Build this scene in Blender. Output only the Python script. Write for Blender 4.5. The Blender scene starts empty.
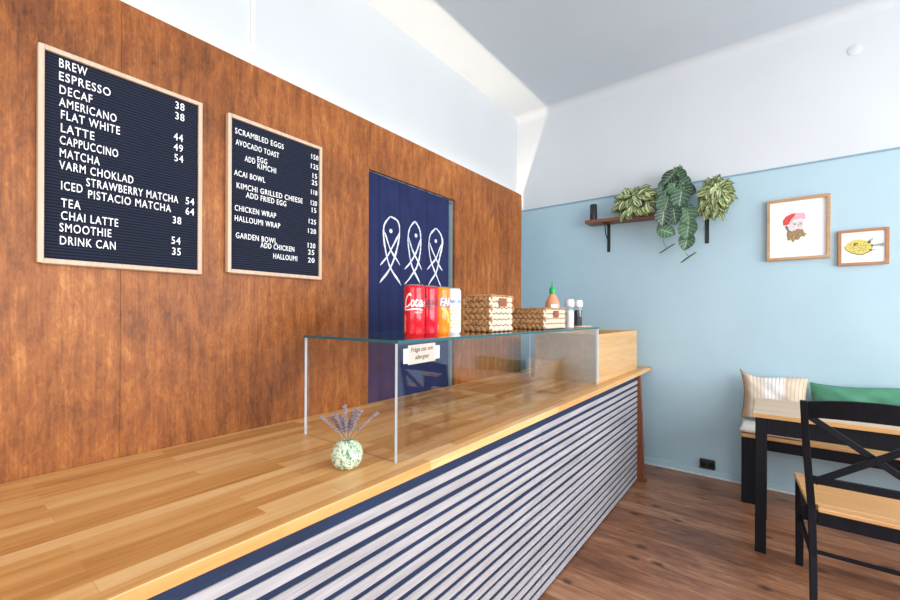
import bpy, bmesh, math, random
from mathutils import Vector, Matrix
PI = math.pi
C = bpy.context.scene
LINK = C.collection.objects.link

# ------------------------------------------------------------------ camera
yaw, roll = math.radians(37.95), math.radians(0.25)
F = Vector((-math.sin(yaw), math.cos(yaw), 0)); R = Vector((math.cos(yaw), math.sin(yaw), 0)); U = Vector((0, 0, 1))
R2 = math.cos(roll) * R + math.sin(roll) * U; U2 = -math.sin(roll) * R + math.cos(roll) * U
cam = bpy.data.cameras.new('camera'); cam.sensor_width = 36; cam.lens = 411.8 / 900 * 36; cam.shift_y = 14.4 / 900
cam.clip_start = 0.02
co = bpy.data.objects.new('camera', cam); LINK(co)
M4 = Matrix((R2, U2, -F)).transposed().to_4x4(); M4.translation = Vector((0, 0, 1.26)); co.matrix_world = M4
C.camera = co
# ------------------------------------------------------------------ world, lights, exposure
W = bpy.data.worlds.new('sky'); C.world = W; W.use_nodes = True
bg = W.node_tree.nodes['Background']; bg.inputs[0].default_value = (0.75, 0.87, 1.0, 1); bg.inputs[1].default_value = 1.2

def area(name, loc, rot, sx, sy, power, col):
    l = bpy.data.lights.new(name, 'AREA'); l.shape = 'RECTANGLE'; l.size = sx; l.size_y = sy; l.energy = power; l.color = col
    o = bpy.data.objects.new(name, l); LINK(o); o.location = loc; o.rotation_euler = rot; return o
# daylight through the shop windows (side wall and street wall)
area('daylight_side_window', (2.72, 1.27, 1.75), (0, math.radians(90), 0), 2.2, 4.1, 232, (1.0, 0.99, 0.97))
area('daylight_street_window', (0.45, -2.72, 1.7), (math.radians(90), 0, 0), 3.6, 2.2, 92, (1.0, 0.99, 0.97))
# the cove light strip behind the plywood partition
area('cove_light', (-2.0785, 1.175, 2.3375), (0, math.radians(180 + 12), 0), 0.004, 5.1, 30, (1.0, 0.80, 0.57))
C.view_settings.view_transform = 'Standard'; C.view_settings.look = 'None'
C.view_settings.exposure = -0.04; C.view_settings.gamma = 1; C.view_settings.use_curve_mapping = False

# ------------------------------------------------------------------ mesh helpers
class MB:
    def __init__(s): s.v = []; s.f = []; s.m = []; s.uv = []
    def add(s, verts, faces, mat=0, uvs=None):
        b = len(s.v); s.v += [tuple(v) for v in verts]
        for f in faces:
            s.f.append([i + b for i in f]); s.m.append(mat)
            s.uv.append([uvs[i] for i in f] if uvs else [(0, 0)] * len(f))
        return s
    def box(s, x0, x1, y0, y1, z0, z1, mat=0):
        v = [(x, y, z) for z in (z0, z1) for y in (y0, y1) for x in (x0, x1)]
        return s.add(v, [(0, 2, 3, 1), (4, 5, 7, 6), (0, 1, 5, 4), (2, 6, 7, 3), (0, 4, 6, 2), (1, 3, 7, 5)], mat)
    def hexa(s, v, mat=0):      # eight corners in box order
        return s.add(v, [(0, 2, 3, 1), (4, 5, 7, 6), (0, 1, 5, 4), (2, 6, 7, 3), (0, 4, 6, 2), (1, 3, 7, 5)], mat)
    def bar(s, p0, p1, w, d, side=(1, 0, 0), w1=None, d1=None, mat=0):
        p0, p1 = Vector(p0), Vector(p1); ax = (p1 - p0).normalized(); a = Vector(side); a = (a - ax * a.dot(ax)).normalized(); b = ax.cross(a)
        w1 = w if w1 is None else w1; d1 = d if d1 is None else d1; v = []
        for p, ww, dd in ((p0, w, d), (p1, w1, d1)):
            for j in (-1, 1):
                for i in (-1, 1): v.append(p + a * i * ww / 2 + b * j * dd / 2)
        return s.hexa(v, mat)
    def tube(s, pts, r, n=8, mat=0, caps=True):
        pts = [Vector(p) for p in pts]; rs = r if isinstance(r, (list, tuple)) else [r] * len(pts); rings = []; a = None
        for i, p in enumerate(pts):
            t = (pts[min(i + 1, len(pts) - 1)] - pts[max(i - 1, 0)]).normalized()
            if a is None: a = t.orthogonal().normalized()
            else: a = (a - t * a.dot(t)).normalized()
            b = t.cross(a); rings.append([p + (a * math.cos(2 * PI * k / n) + b * math.sin(2 * PI * k / n)) * rs[i] for k in range(n)])
        v = [q for ring in rings for q in ring]; f = []
        for i in range(len(pts) - 1):
            for k in range(n): f.append((i * n + k, i * n + (k + 1) % n, (i + 1) * n + (k + 1) % n, (i + 1) * n + k))
        if caps: f.append(tuple(range(n - 1, -1, -1))); f.append(tuple((len(pts) - 1) * n + k for k in range(n)))
        return s.add(v, f, mat)
    def lathe(s, prof, c=(0, 0, 0), n=32, mat=0):
        v = []; f = []; L = len(prof)
        for r, z in prof:
            for k in range(n): a = 2 * PI * k / n; v.append((c[0] + r * math.cos(a), c[1] + r * math.sin(a), c[2] + z))
        for i in range(L - 1):
            for k in range(n): f.append((i * n + k, i * n + (k + 1) % n, (i + 1) * n + (k + 1) % n, (i + 1) * n + k))
        if prof[0][0] > 1e-5: f.append(tuple(range(n - 1, -1, -1)))
        if prof[-1][0] > 1e-5: f.append(tuple((L - 1) * n + k for k in range(n)))
        return s.add(v, f, mat)
    def prism(s, poly, off, mat=0):          # flat polygon of 3D points pushed along off
        n = len(poly); off = Vector(off); p = [Vector(q) for q in poly]
        return s.add(p + [q + off for q in p], [tuple(range(n)), tuple(range(2 * n - 1, n - 1, -1))] + [(i, i + n, (i + 1) % n + n, (i + 1) % n) for i in range(n)], mat)
    def ellipsoid(s, c, ax, n=8, m=6, mat=0):
        c = Vector(c); A, B, D = [Vector(q) for q in ax]; v = []; f = []
        for i in range(m + 1):
            t = PI * i / m
            for k in range(n):
                p = 2 * PI * k / n; v.append(c + A * math.cos(t) + (B * math.cos(p) + D * math.sin(p)) * math.sin(t))
        for i in range(m):
            for k in range(n): f.append((i * n + k, i * n + (k + 1) % n, (i + 1) * n + (k + 1) % n, (i + 1) * n + k))
        return s.add(v, f, mat)
    def build(s, name, mats, parent=None, smooth=False, bevel=0, seg=2, kind=None):
        o0 = Vector(parent.location) if parent else Vector((0, 0, 0)); q = parent
        while q is not None and q.parent is not None: q = q.parent; o0 += Vector(q.location)
        me = bpy.data.meshes.new(name)
        me.from_pydata([(v[0] - o0.x, v[1] - o0.y, v[2] - o0.z) for v in s.v], [], s.f)
        mats = mats if isinstance(mats, (list, tuple)) else [mats]
        for m in mats: me.materials.append(m)
        me.polygons.foreach_set('material_index', s.m)
        uvl = me.uv_layers.new(name='UVMap'); flat = [c for f in s.uv for u in f for c in u]; uvl.data.foreach_set('uv', flat)
        bm = bmesh.new(); bm.from_mesh(me); bmesh.ops.remove_doubles(bm, verts=bm.verts, dist=1e-6); bmesh.ops.recalc_face_normals(bm, faces=bm.faces); bm.to_mesh(me); bm.free()
        if smooth:
            me.polygons.foreach_set('use_smooth', [True] * len(me.polygons)); me.set_sharp_from_angle(angle=math.radians(smooth if smooth is not True else 45))
        me.update()
        o = bpy.data.objects.new(name, me); LINK(o)
        if parent: o.parent = parent
        if bevel:
            b = o.modifiers.new('bevel', 'BEVEL'); b.width = bevel; b.segments = seg; b.limit_method = 'ANGLE'; b.angle_limit = math.radians(50)
        if kind: o['kind'] = kind
        return o

def tag(o, label, cat, group=None):
    o['label'] = label; o['category'] = cat
    if group: o['group'] = group
    return o
def thing(name, label, cat, loc=(0, 0, 0), group=None):
    o = bpy.data.objects.new(name, None); LINK(o); o.location = loc; o.empty_display_size = 0.05
    return tag(o, label, cat, group)
def dup(root, loc, rot=None, scale=None, label=None):
    r = root.copy(); LINK(r); r.location = loc
    if rot is not None: r.rotation_euler = rot
    if scale is not None: r.scale = scale
    if label: r['label'] = label
    for ch in list(root.children):
        c = ch.copy(); LINK(c); c.parent = r
        for g in list(ch.children): d = g.copy(); LINK(d); d.parent = c
    return r
def smooth_path(pts, n=6):
    P = [Vector(p) for p in pts]; out = []
    for i in range(len(P) - 1):
        a, b, c, d = P[max(i - 1, 0)], P[i], P[i + 1], P[min(i + 2, len(P) - 1)]
        for k in range(n):
            t = k / n; out.append(0.5 * ((2 * b) + (c - a) * t + (2 * a - 5 * b + 4 * c - d) * t * t + (3 * b - a - 3 * c + d) * t ** 3))
    out.append(P[-1]); return out
def text_mesh(s, bold=0.012, shear=0.0, depth=0.02, sp=1.0):      # (verts, faces) of a string, cap height 1, width as set
    cu = bpy.data.curves.new('t', 'FONT'); cu.body = s; cu.size = 1; cu.offset = bold; cu.shear = shear; cu.extrude = depth; cu.resolution_u = 3; cu.space_character = sp
    o = bpy.data.objects.new('t', cu); LINK(o); bpy.context.view_layer.update()
    me = bpy.data.meshes.new_from_object(o.evaluated_get(bpy.context.evaluated_depsgraph_get()))
    v = [tuple(q.co) for q in me.vertices]; f = [tuple(p.vertices) for p in me.polygons]
    bpy.data.objects.remove(o); bpy.data.curves.remove(cu); bpy.data.meshes.remove(me); return v, f

# ------------------------------------------------------------------ materials
def s2l(r, g, b):
    f = lambda c: (c / 255 / 12.92) if c <= 10.3 else ((c / 255 + 0.055) / 1.055) ** 2.4
    return (f(r), f(g), f(b), 1)
class N:
    def __init__(s, name):
        s.m = bpy.data.materials.new(name); s.m.use_nodes = True; s.t = s.m.node_tree; s.b = s.t.nodes['Principled BSDF']
    def n(s, ty, **kw):
        q = s.t.nodes.new(ty)
        for k, v in kw.items():
            if k.startswith('_'): setattr(q, k[1:], v)
            else:
                q.inputs[k.replace('__', ' ')].default_value = v
        return q
    def l(s, a, b): s.t.links.new(a, b)
    def coord(s, scale=(1, 1, 1), rot=(0, 0, 0), out='Object', loc=(0, 0, 0)):
        tc = s.n('ShaderNodeTexCoord'); mp = s.n('ShaderNodeMapping', Scale=scale, Rotation=rot, Location=loc); s.l(tc.outputs[out], mp.inputs[0]); return mp.outputs[0]
    def noise(s, vec, scale=5, detail=4, rough=0.55, dist=0):
        q = s.n('ShaderNodeTexNoise', Scale=scale, Detail=detail, Roughness=rough, Distortion=dist); s.l(vec, q.inputs['Vector']); return q.outputs['Fac']
    def ramp(s, fac, stops, interp='LINEAR'):
        q = s.n('ShaderNodeValToRGB'); q.color_ramp.interpolation = interp; e = q.color_ramp.elements
        while len(e) < len(stops): e.new(0.5)
        for i, (p, c) in enumerate(stops): e[i].position = p; e[i].color = c
        s.l(fac, q.inputs[0]); return q.outputs[0]
    def mix(s, a, b, fac, mode='MIX'):
        q = s.n('ShaderNodeMix', _data_type='RGBA', _blend_type=mode)
        for i, x in ((6, a), (7, b), (0, fac)):
            if hasattr(x, 'is_output'): s.l(x, q.inputs[i])
            else: q.inputs[i].default_value = x
        return q.outputs[2]
    def math(s, op, a, b=0.0, c=0.0):
        q = s.n('ShaderNodeMath', _operation=op)
        for i, x in enumerate((a, b, c)):
            if hasattr(x, 'is_output'): s.l(x, q.inputs[i])
            else: q.inputs[i].default_value = x
        return q.outputs[0]
    def bump(s, h, strength=0.2, dist=0.01):
        q = s.n('ShaderNodeBump', Strength=strength, Distance=dist); s.l(h, q.inputs['Height']); s.l(q.outputs[0], s.b.inputs['Normal'])
    def set(s, col=None, rough=0.5, metal=0, spec=None, **kw):
        if col is not None:
            if hasattr(col, 'is_output'): s.l(col, s.b.inputs['Base Color'])
            else: s.b.inputs['Base Color'].default_value = col
        s.b.inputs['Roughness'].default_value = rough; s.b.inputs['Metallic'].default_value = metal
        if spec is not None: s.b.inputs['Specular IOR Level'].default_value = spec
        for k, v in kw.items(): s.b.inputs[k.replace('__', ' ')].default_value = v
        return s.m
def plain(name, rgb, rough=0.5, metal=0, var=0.06, scale=30, bump=0.0, spec=None):
    a = N(name); v = a.coord(); f = a.noise(v, scale, 3); c = s2l(*rgb)
    lo = tuple(x * (1 - var) for x in c[:3]) + (1,); hi = tuple(min(1, x * (1 + var)) for x in c[:3]) + (1,)
    if bump: a.bump(f, bump, 0.004)
    return a.set(a.ramp(f, [(0.3, lo), (0.7, hi)]), rough, metal, spec)
def wood(name, dark, light, axis='y', rough=0.45, grain=28, bump=0.08):
    a = N(name); k = {'x': (0.06, 1, 1), 'y': (1, 0.06, 1), 'z': (1, 1, 0.06)}[axis]
    v = a.coord(k); f = a.noise(v, grain, 5, 0.6, 0.6); g = a.noise(v, grain * 5, 3, 0.6); h = a.math('ADD', a.math('MULTIPLY', f, 0.7), a.math('MULTIPLY', g, 0.3))
    a.bump(h, bump, 0.003)
    return a.set(a.ramp(h, [(0.32, s2l(*dark)), (0.66, s2l(*light))]), rough)

M = {}
def m_plywood():
    a = N('stained_plywood'); big = a.noise(a.coord((1, 1, 0.8)), 1.7, 5, 0.62, 0.6)
    fine = a.noise(a.coord((1, 1, 0.045)), 150, 4, 0.7); sp = a.noise(a.coord((1, 1, 0.5)), 70, 4, 0.7, 1.0); mid = a.noise(a.coord((1, 1, 0.35)), 9, 6, 0.7, 2.2)
    w = a.n('ShaderNodeTexWave', _wave_type='BANDS', _bands_direction='Y', Scale=5.5, Distortion=9.0, Detail=4.0); w.inputs['Detail Scale'].default_value = 1.6; w.inputs['Detail Roughness'].default_value = 0.62
    a.l(a.coord((1, 1, 0.30)), w.inputs['Vector'])
    h = a.math('ADD', a.math('MULTIPLY', w.outputs['Fac'], 0.035), a.math('ADD', a.math('MULTIPLY', fine, 0.20), a.math('ADD', a.math('MULTIPLY', big, 0.36), a.math('ADD', a.math('MULTIPLY', sp, 0.20), a.math('MULTIPLY', mid, 0.24)))))
    c = a.ramp(h, [(0.38, s2l(78, 40, 17)), (0.48, s2l(126, 71, 31)), (0.56, s2l(158, 94, 43)), (0.66, s2l(198, 136, 76))])
    a.bump(h, 0.10, 0.003)
    return a.set(c, 0.45, spec=0.3)
def m_staves():
    a = N('oak_staves'); br = a.n('ShaderNodeTexBrick', _offset=0.37, _squash=1.0, _offset_frequency=2, Scale=1.0, **{'Mortar__Size': 0.0006, 'Mortar__Smooth': 0.2, 'Bias': 0.0, 'Brick__Width': 0.46, 'Row__Height': 0.043})
    br.inputs['Color1'].default_value = (0, 0, 0, 1); br.inputs['Color2'].default_value = (1, 1, 1, 1); br.inputs['Mortar'].default_value = (0.2, 0.2, 0.2, 1)
    a.l(a.coord(rot=(0, 0, PI / 2)), br.inputs['Vector'])
    g = a.noise(a.coord((1, 0.05, 1)), 60, 5, 0.65, 0.4); g2 = a.noise(a.coord((1, 0.12, 1)), 9, 4, 0.6, 1.2)
    h = a.math('ADD', a.math('MULTIPLY', br.outputs[0], 0.34), a.math('ADD', a.math('MULTIPLY', g, 0.42), a.math('MULTIPLY', g2, 0.42)))
    c = a.ramp(h, [(0.28, s2l(164, 104, 50)), (0.48, s2l(206, 148, 84)), (0.68, s2l(224, 174, 112)), (0.86, s2l(238, 200, 144))])
    a.bump(g, 0.05, 0.002)
    return a.set(c, 0.34)
def m_floor():
    a = N('floor_planks'); br = a.n('ShaderNodeTexBrick', _offset=0.43, Scale=1.0, **{'Mortar__Size': 0.0018, 'Mortar__Smooth': 0.1, 'Bias': 0.0, 'Brick__Width': 9.0, 'Row__Height': 0.135})
    br.inputs['Color1'].default_value = (0, 0, 0, 1); br.inputs['Color2'].default_value = (1, 1, 1, 1); br.inputs['Mortar'].default_value = (0, 0, 0, 1)
    a.l(a.coord(loc=(1.5, 0.02, 0)), br.inputs['Vector'])
    g = a.noise(a.coord((0.06, 1, 1)), 42, 6, 0.72, 0.9); b = a.noise(a.coord((0.45, 1, 1)), 3.2, 5, 0.65, 0.8); b2 = a.noise(a.coord((0.3, 1, 1)), 13, 4, 0.6, 1.5)
    h = a.math('ADD', a.math('MULTIPLY', br.outputs[0], 0.12), a.math('ADD', a.math('MULTIPLY', g, 0.34), a.math('ADD', a.math('MULTIPLY', b, 0.34), a.math('MULTIPLY', b2, 0.32))))
    c = a.ramp(h, [(0.36, s2l(84, 52, 38)), (0.50, s2l(132, 86, 60)), (0.60, s2l(160, 111, 80)), (0.74, s2l(192, 148, 118))])
    vo = a.n('ShaderNodeTexVoronoi', _voronoi_dimensions='2D', Scale=3.4); a.l(a.coord((0.62, 1.0, 1)), vo.inputs['Vector'])
    kd = a.math('ADD', vo.outputs['Distance'], a.math('MULTIPLY', a.math('SUBTRACT', a.noise(a.coord((0.5, 1, 1)), 20, 3), 0.5), 0.12))
    kf = a.ramp(kd, [(0.03, (1, 1, 1, 1)), (0.09, (0, 0, 0, 1))])
    c = a.mix(c, s2l(52, 36, 32), a.math('MULTIPLY', kf, 0.75)); c = a.mix(c, s2l(74, 48, 36), a.math('MULTIPLY', br.outputs['Fac'], 0.8))
    a.bump(h, 0.15, 0.004)
    return a.set(c, 0.36)
def m_felt():
    a = N('letter_board_felt'); w = a.n('ShaderNodeTexWave', _wave_type='BANDS', _bands_direction='Z', Scale=37.0, Distortion=0.0); a.l(a.coord(), w.inputs['Vector'])
    f = a.noise(a.coord(), 300, 2); a.bump(w.outputs['Fac'], 0.5, 0.003)
    c = a.mix(a.ramp(w.outputs['Fac'], [(0.1, s2l(14, 18, 30)), (0.6, s2l(36, 42, 60))]), s2l(44, 50, 66), a.math('MULTIPLY', f, 0.25))
    return a.set(c, 0.9, spec=0.2)
def m_glass(name, tint):
    a = N(name); t = a.t; t.nodes.remove(a.b); out = [q for q in t.nodes if q.type == 'OUTPUT_MATERIAL'][0]
    tr = a.n('ShaderNodeBsdfTransparent', Color=tint); gl = a.n('ShaderNodeBsdfGlossy', Roughness=0.0, Color=(1, 1, 1, 1))
    lw = a.n('ShaderNodeLayerWeight', Blend=0.5); nz = a.noise(a.coord(), 3, 2)
    fr = a.math('ADD', a.math('MULTIPLY', a.math('POWER', lw.outputs['Facing'], 5.0), 1.0), a.math('ADD', 0.05, a.math('MULTIPLY', nz, 0.008)))
    mx = a.n('ShaderNodeMixShader'); a.l(fr, mx.inputs[0]); a.l(tr.outputs[0], mx.inputs[1]); a.l(gl.outputs[0], mx.inputs[2]); a.l(mx.outputs[0], out.inputs[0]); return a.m
def m_leaf(name, dark, light, vein, veins=True):
    a = N(name); uv = a.n('ShaderNodeUVMap'); sp = a.n('ShaderNodeSeparateXYZ'); a.l(uv.outputs[0], sp.inputs[0])
    u = a.math('ABSOLUTE', a.math('SUBTRACT', sp.outputs[0], 0.5)); vv = sp.outputs[1]; ge = a.n('ShaderNodeNewGeometry')
    f = a.math('ADD', a.math('MULTIPLY', a.noise(a.coord(), 22, 3), 0.4), a.math('MULTIPLY', ge.outputs['Random Per Island'], 0.6)); c = a.ramp(f, [(0.25, s2l(*dark)), (0.75, s2l(*light))])
    if veins:
        mid = a.math('LESS_THAN', u, 0.03)
        side = a.math('LESS_THAN', a.math('ABSOLUTE', a.math('SUBTRACT', a.math('FRACT', a.math('SUBTRACT', a.math('MULTIPLY', vv, 5.0), a.math('MULTIPLY', u, 2.6))), 0.5)), 0.055)
        silver = a.math('MULTIPLY', a.math('SUBTRACT', 0.5, u), a.noise(a.coord(), 60, 3))
        c = a.mix(c, s2l(*vein), a.math('ADD', a.math('MULTIPLY', a.math('MAXIMUM', mid, side), 0.55), a.math('MULTIPLY', silver, 0.55)))
    else:      # striped: pale margins beside a green centre
        band = a.math('LESS_THAN', a.math('ABSOLUTE', a.math('SUBTRACT', u, 0.24)), 0.13)
        c = a.mix(c, s2l(*vein), a.math('MULTIPLY', band, 0.78))
    return a.set(c, 0.38)
def m_stripe(name):
    a = N(name); uv = a.n('ShaderNodeUVMap'); sp = a.n('ShaderNodeSeparateXYZ'); a.l(uv.outputs[0], sp.inputs[0]); u = sp.outputs[0]
    base = a.ramp(u, [(0.0, s2l(176, 146, 120)), (0.10, s2l(190, 162, 138)), (0.13, s2l(224, 208, 190)), (0.34, s2l(228, 214, 200)), (0.37, s2l(240, 236, 232)), (0.66, s2l(240, 236, 232)), (0.69, s2l(208, 190, 168)), (0.9, s2l(218, 202, 180)), (1.0, s2l(206, 180, 150))], 'LINEAR')
    st = a.math('LESS_THAN', a.math('FRACT', a.math('MULTIPLY', u, 17.0)), 0.3); c = a.mix(base, s2l(164, 150, 140), a.math('MULTIPLY', st, 0.5))
    w = a.noise(a.coord(), 220, 2); a.bump(w, 0.3, 0.003)
    return a.set(c, 0.9, spec=0.2)
def m_cloth(name, rgb, bump=0.25):
    a = N(name); f = a.noise(a.coord(), 240, 2); g = a.noise(a.coord(), 9, 3); c = s2l(*rgb)
    a.bump(f, bump, 0.003)
    return a.set(a.ramp(g, [(0.3, tuple(x * .86 for x in c[:3]) + (1,)), (0.7, tuple(min(1, x * 1.1) for x in c[:3]) + (1,))]), 0.88, spec=0.2)
def m_vase():
    a = N('speckled_ceramic'); f = a.noise(a.coord(), 95, 3, 0.6, 1.0); g = a.noise(a.coord(), 18, 2)
    c = a.ramp(f, [(0.40, s2l(88, 122, 88)), (0.48, s2l(176, 196, 166)), (0.56, s2l(226, 230, 212))], 'LINEAR'); c = a.mix(c, s2l(110, 160, 120), a.math('MULTIPLY', g, 0.25)); a.bump(f, 0.5, 0.003)
    return a.set(c, 0.5)
def m_weave(name, dark, light):
    a = N(name); f = a.noise(a.coord(), 55, 4, 0.6, 0.6); a.bump(a.noise(a.coord(), 180, 2), 0.4, 0.003)
    return a.set(a.ramp(f, [(0.3, s2l(*dark)), (0.7, s2l(*light))]), 0.75)
M['ply'] = m_plywood(); M['stave'] = m_staves(); M['floor'] = m_floor(); M['felt'] = m_felt()
M['glass'] = m_glass('clear_glass', (0.985, 0.993, 0.993, 1)); M['jar_glass'] = m_glass('jar_glass', (0.93, 0.95, 0.96, 1))
M['edge'] = plain('polished_glass_edge', (206, 220, 228), 0.12); M['teal'] = plain('green_glass_edge', (40, 92, 96), 0.1)
M['blue'] = plain('pale_blue_paint', (168, 195, 208), 0.6, var=0.03, scale=2.5); M['white'] = plain('white_wall_paint', (203, 208, 213), 0.65, var=0.02, scale=2)
M['ceil'] = plain('ceiling_paint', (196, 205, 214), 0.7, var=0.02, scale=2); M['cove'] = plain('cove_paint', (200, 206, 212), 0.7, var=0.02, scale=2); M['conduit'] = plain('conduit_paint', (232, 234, 236), 0.5, var=0.02); M['skirt'] = plain('skirting_paint', (206, 214, 218), 0.45, var=0.06)
M['rail'] = plain('rail_paint', (122, 158, 176), 0.5); M['navy'] = wood('navy_stained_board', (10, 26, 54), (23, 47, 86), 'y', 0.7, 40)
M['slat'] = wood('whitewashed_slat', (150, 146, 151), (190, 186, 189), 'y', 0.6, 40, 0.12); M['frame'] = wood('pale_oak_frame', (186, 162, 138), (208, 186, 162), 'z', 0.5, 40)
M['letter'] = plain('white_plastic_letter', (238, 240, 242), 0.35, var=0.02); M['box'] = wood('pale_plywood', (196, 150, 94), (224, 184, 130), 'y', 0.45, 18)
M['post'] = wood('reddish_stained_wood', (98, 50, 28), (136, 76, 46), 'z', 0.4, 30); M['shelf'] = wood('dark_stained_pine', (98, 54, 34), (150, 88, 56), 'x', 0.45, 30)
M['black'] = plain('black_metal', (22, 23, 26), 0.4, var=0.2); M['blackwood'] = wood('black_stained_wood', (5, 6, 10), (15, 18, 30), 'z', 0.5, 60, 0.15); M['blackwood'].node_tree.nodes['Principled BSDF'].inputs['Specular IOR Level'].default_value = 0.22
M['tabletop'] = wood('bleached_oak', (186, 158, 126), (214, 190, 160), 'x', 0.45, 24); M['seat'] = wood('honey_pine', (196, 144, 90), (226, 178, 124), 'x', 0.42, 16); M['edgewood'] = wood('honey_edge', (190, 140, 82), (222, 174, 112), 'x', 0.45, 20)
M['noren'] = m_cloth('indigo_cloth', (35, 43, 82)); M['print'] = plain('white_brush_print', (208, 214, 226), 0.8, var=0.15, scale=140)
M['red'] = plain('red_can', (206, 22, 38), 0.10, var=0.04); M['red2'] = plain('crimson_can', (200, 18, 48), 0.10, var=0.04); M['orange'] = plain('orange_can', (244, 132, 26), 0.10, var=0.04); M['palecan'] = plain('pale_can', (226, 236, 232), 0.10, var=0.04)
M['alu'] = plain('aluminium', (190, 192, 196), 0.3, 0.9, var=0.05); M['cream'] = plain('white_print', (246, 244, 240), 0.35, var=0.02); M['darkprint'] = plain('dark_print', (66, 24, 44), 0.4); M['blueprint'] = plain('blue_print', (40, 66, 150), 0.4)
M['limeprint'] = plain('lime_print', (176, 214, 110), 0.4); M['yellowprint'] = plain('yellow_print', (240, 214, 90), 0.4)
M['weave'] = m_weave('water_hyacinth', (138, 94, 52), (206, 162, 112)); M['weavelight'] = m_weave('pale_woven_cord', (204, 186, 162), (230, 218, 200)); M['leather'] = plain('tan_leather', (140, 82, 42), 0.5, var=0.12)
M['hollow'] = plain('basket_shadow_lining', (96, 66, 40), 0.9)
M['sauce'] = plain('orange_red_sauce', (218, 150, 108), 0.25, var=0.08); M['green'] = plain('green_plastic', (24, 168, 92), 0.35, var=0.05); M['salt'] = plain('white_salt', (238, 238, 240), 0.8, var=0.03); M['pepper'] = plain('dark_peppercorns', (48, 52, 62), 0.7, var=0.5, scale=260); M['greycap'] = plain('pale_cap', (222, 222, 226), 0.35, var=0.03)
M['tray'] = plain('beige_stoneware', (222, 208, 188), 0.5); M['paper'] = plain('cream_paper', (196, 183, 171), 0.85, var=0.02); M['tape'] = plain('translucent_tape', (218, 226, 236), 0.3, var=0.02); M['ink'] = plain('pen_ink', (46, 44, 50), 0.7)
M['vase'] = m_vase(); M['stem'] = plain('dry_stem', (170, 150, 120), 0.8); M['lav'] = plain('dried_lavender', (142, 130, 142), 0.9, var=0.3, scale=240)
M['leafdark'] = m_leaf('dark_veined_leaf', (12, 38, 30), (56, 100, 70), (176, 206, 178)); M['leafpale'] = m_leaf('pale_striped_leaf', (66, 88, 46), (122, 144, 82), (202, 210, 160), False); M['vine'] = plain('green_stem', (104, 134, 74), 0.5)
M['pot'] = plain('white_glazed_pot', (212, 208, 200), 0.4); M['soil'] = plain('potting_soil', (58, 42, 32), 0.95, var=0.3, scale=80)
M['picframe'] = wood('oak_picture_frame', (160, 118, 78), (196, 154, 110), 'x', 0.45, 40); M['picframe2'] = wood('walnut_picture_frame', (146, 96, 60), (182, 128, 86), 'x', 0.45, 40); M['mat'] = plain('white_paper', (240, 240, 243), 0.8, var=0.01)
for k, c in (('dred', (206, 74, 70)), ('dpink', (214, 168, 180)), ('dskin', (216, 206, 204)), ('dbeard', (150, 126, 92)), ('dline', (196, 190, 190)), ('dgrey', (118, 116, 122)), ('dyellow', (204, 190, 104)), ('dolive', (96, 84, 44)), ('dtail', (150, 162, 152))): M[k] = plain('paint_' + k, c, 0.8, var=0.15, scale=120)
M['stripe'] = m_stripe('striped_linen'); M['greencloth'] = m_cloth('green_cotton', (82, 140, 113)); M['whitecloth'] = m_cloth('white_cotton', (226, 222, 216))
a = N('warm_led'); a.noise(a.coord(), 4); M['led'] = a.set((1, 0.9, 0.75, 1), 0.5, Emission__Color=(1, 0.86, 0.68, 1), Emission__Strength=6.0)

# ------------------------------------------------------------------ the room
PX = -1.536            # customer face of the plywood partition
WB = 3.79              # back wall
WL, WR, WF, CE = -2.085, 2.62, -2.62, 3.288
def struct(mb, name, mat, **k): return mb.build(name, mat, kind='structure', **k)
struct(MB().box(WL - .15, WR + .15, WF - .15, WB + .15, -.1, 0), 'floor', M['floor'])
struct(MB().box(WL - .15, WR + .15, WF - .15, WB + .15, CE, CE + .1), 'ceiling', M['ceil'])
RZ = 2.322             # picture rail: blue below, white above
struct(MB().box(WL - .15, WR + .15, WB, WB + .15, 0, RZ, 0).box(WL - .15, WR + .15, WB, WB + .15, RZ, CE, 1), 'wall_back', [M['blue'], M['white']])
struct(MB().box(WL - .15, WL, WF - .15, WB, 0, RZ, 0).box(WL - .15, WL, WF - .15, WB, RZ, CE, 1), 'wall_left', [M['blue'], M['white']])
def holed(x0, x1, y0, y1, a0, a1, z0, z1, ax):      # wall with one window opening
    m = MB()
    if ax == 'y':
        m.box(x0, x1, y0, a0, 0, CE).box(x0, x1, a1, y1, 0, CE).box(x0, x1, a0, a1, 0, z0).box(x0, x1, a0, a1, z1, CE)
    else:
        m.box(x0, a0, y0, y1, 0, CE).box(a1, x1, y0, y1, 0, CE).box(a0, a1, y0, y1, 0, z0).box(a0, a1, y0, y1, z1, CE)
    return m
struct(holed(WR, WR + .15, WF - .15, WB, -.8, 3.35, .65, 2.85, 'y'), 'wall_right', M['white'])
struct(holed(WL, WR, WF - .15, WF, -1.3, 2.2, .6, 2.8, 'x'), 'wall_front', M['white'])
m = MB()
for y in (-.77, .6, 1.95, 3.32): m.box(WR + .03, WR + .09, y - .03, y + .03, .65, 2.85)
for z in (.68, 2.2, 2.82): m.box(WR + .035, WR + .085, -.8, 3.35, z - .03, z + .03)
struct(m, 'window_1', M['skirt'])
m = MB()
for x in (-1.27, .45, 2.17): m.box(x - .03, x + .03, WF - .09, WF - .03, .6, 2.8)
for z in (.63, 2.2, 2.77): m.box(-1.3, 2.2, WF - .085, WF - .035, z - .03, z + .03)
struct(m, 'window_2', M['skirt'])
struct(MB().box(WL, WR, WB - .014, WB, 0, .058).box(WL, WR, WB - .022, WB - .014, 0, .016, 1), 'baseboard_back', [M['blue'], M['skirt']], bevel=.004)
struct(MB().box(WR - .014, WR, WF, WB - .03, 0, .058), 'baseboard_right', M['skirt'], bevel=.004)
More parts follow.
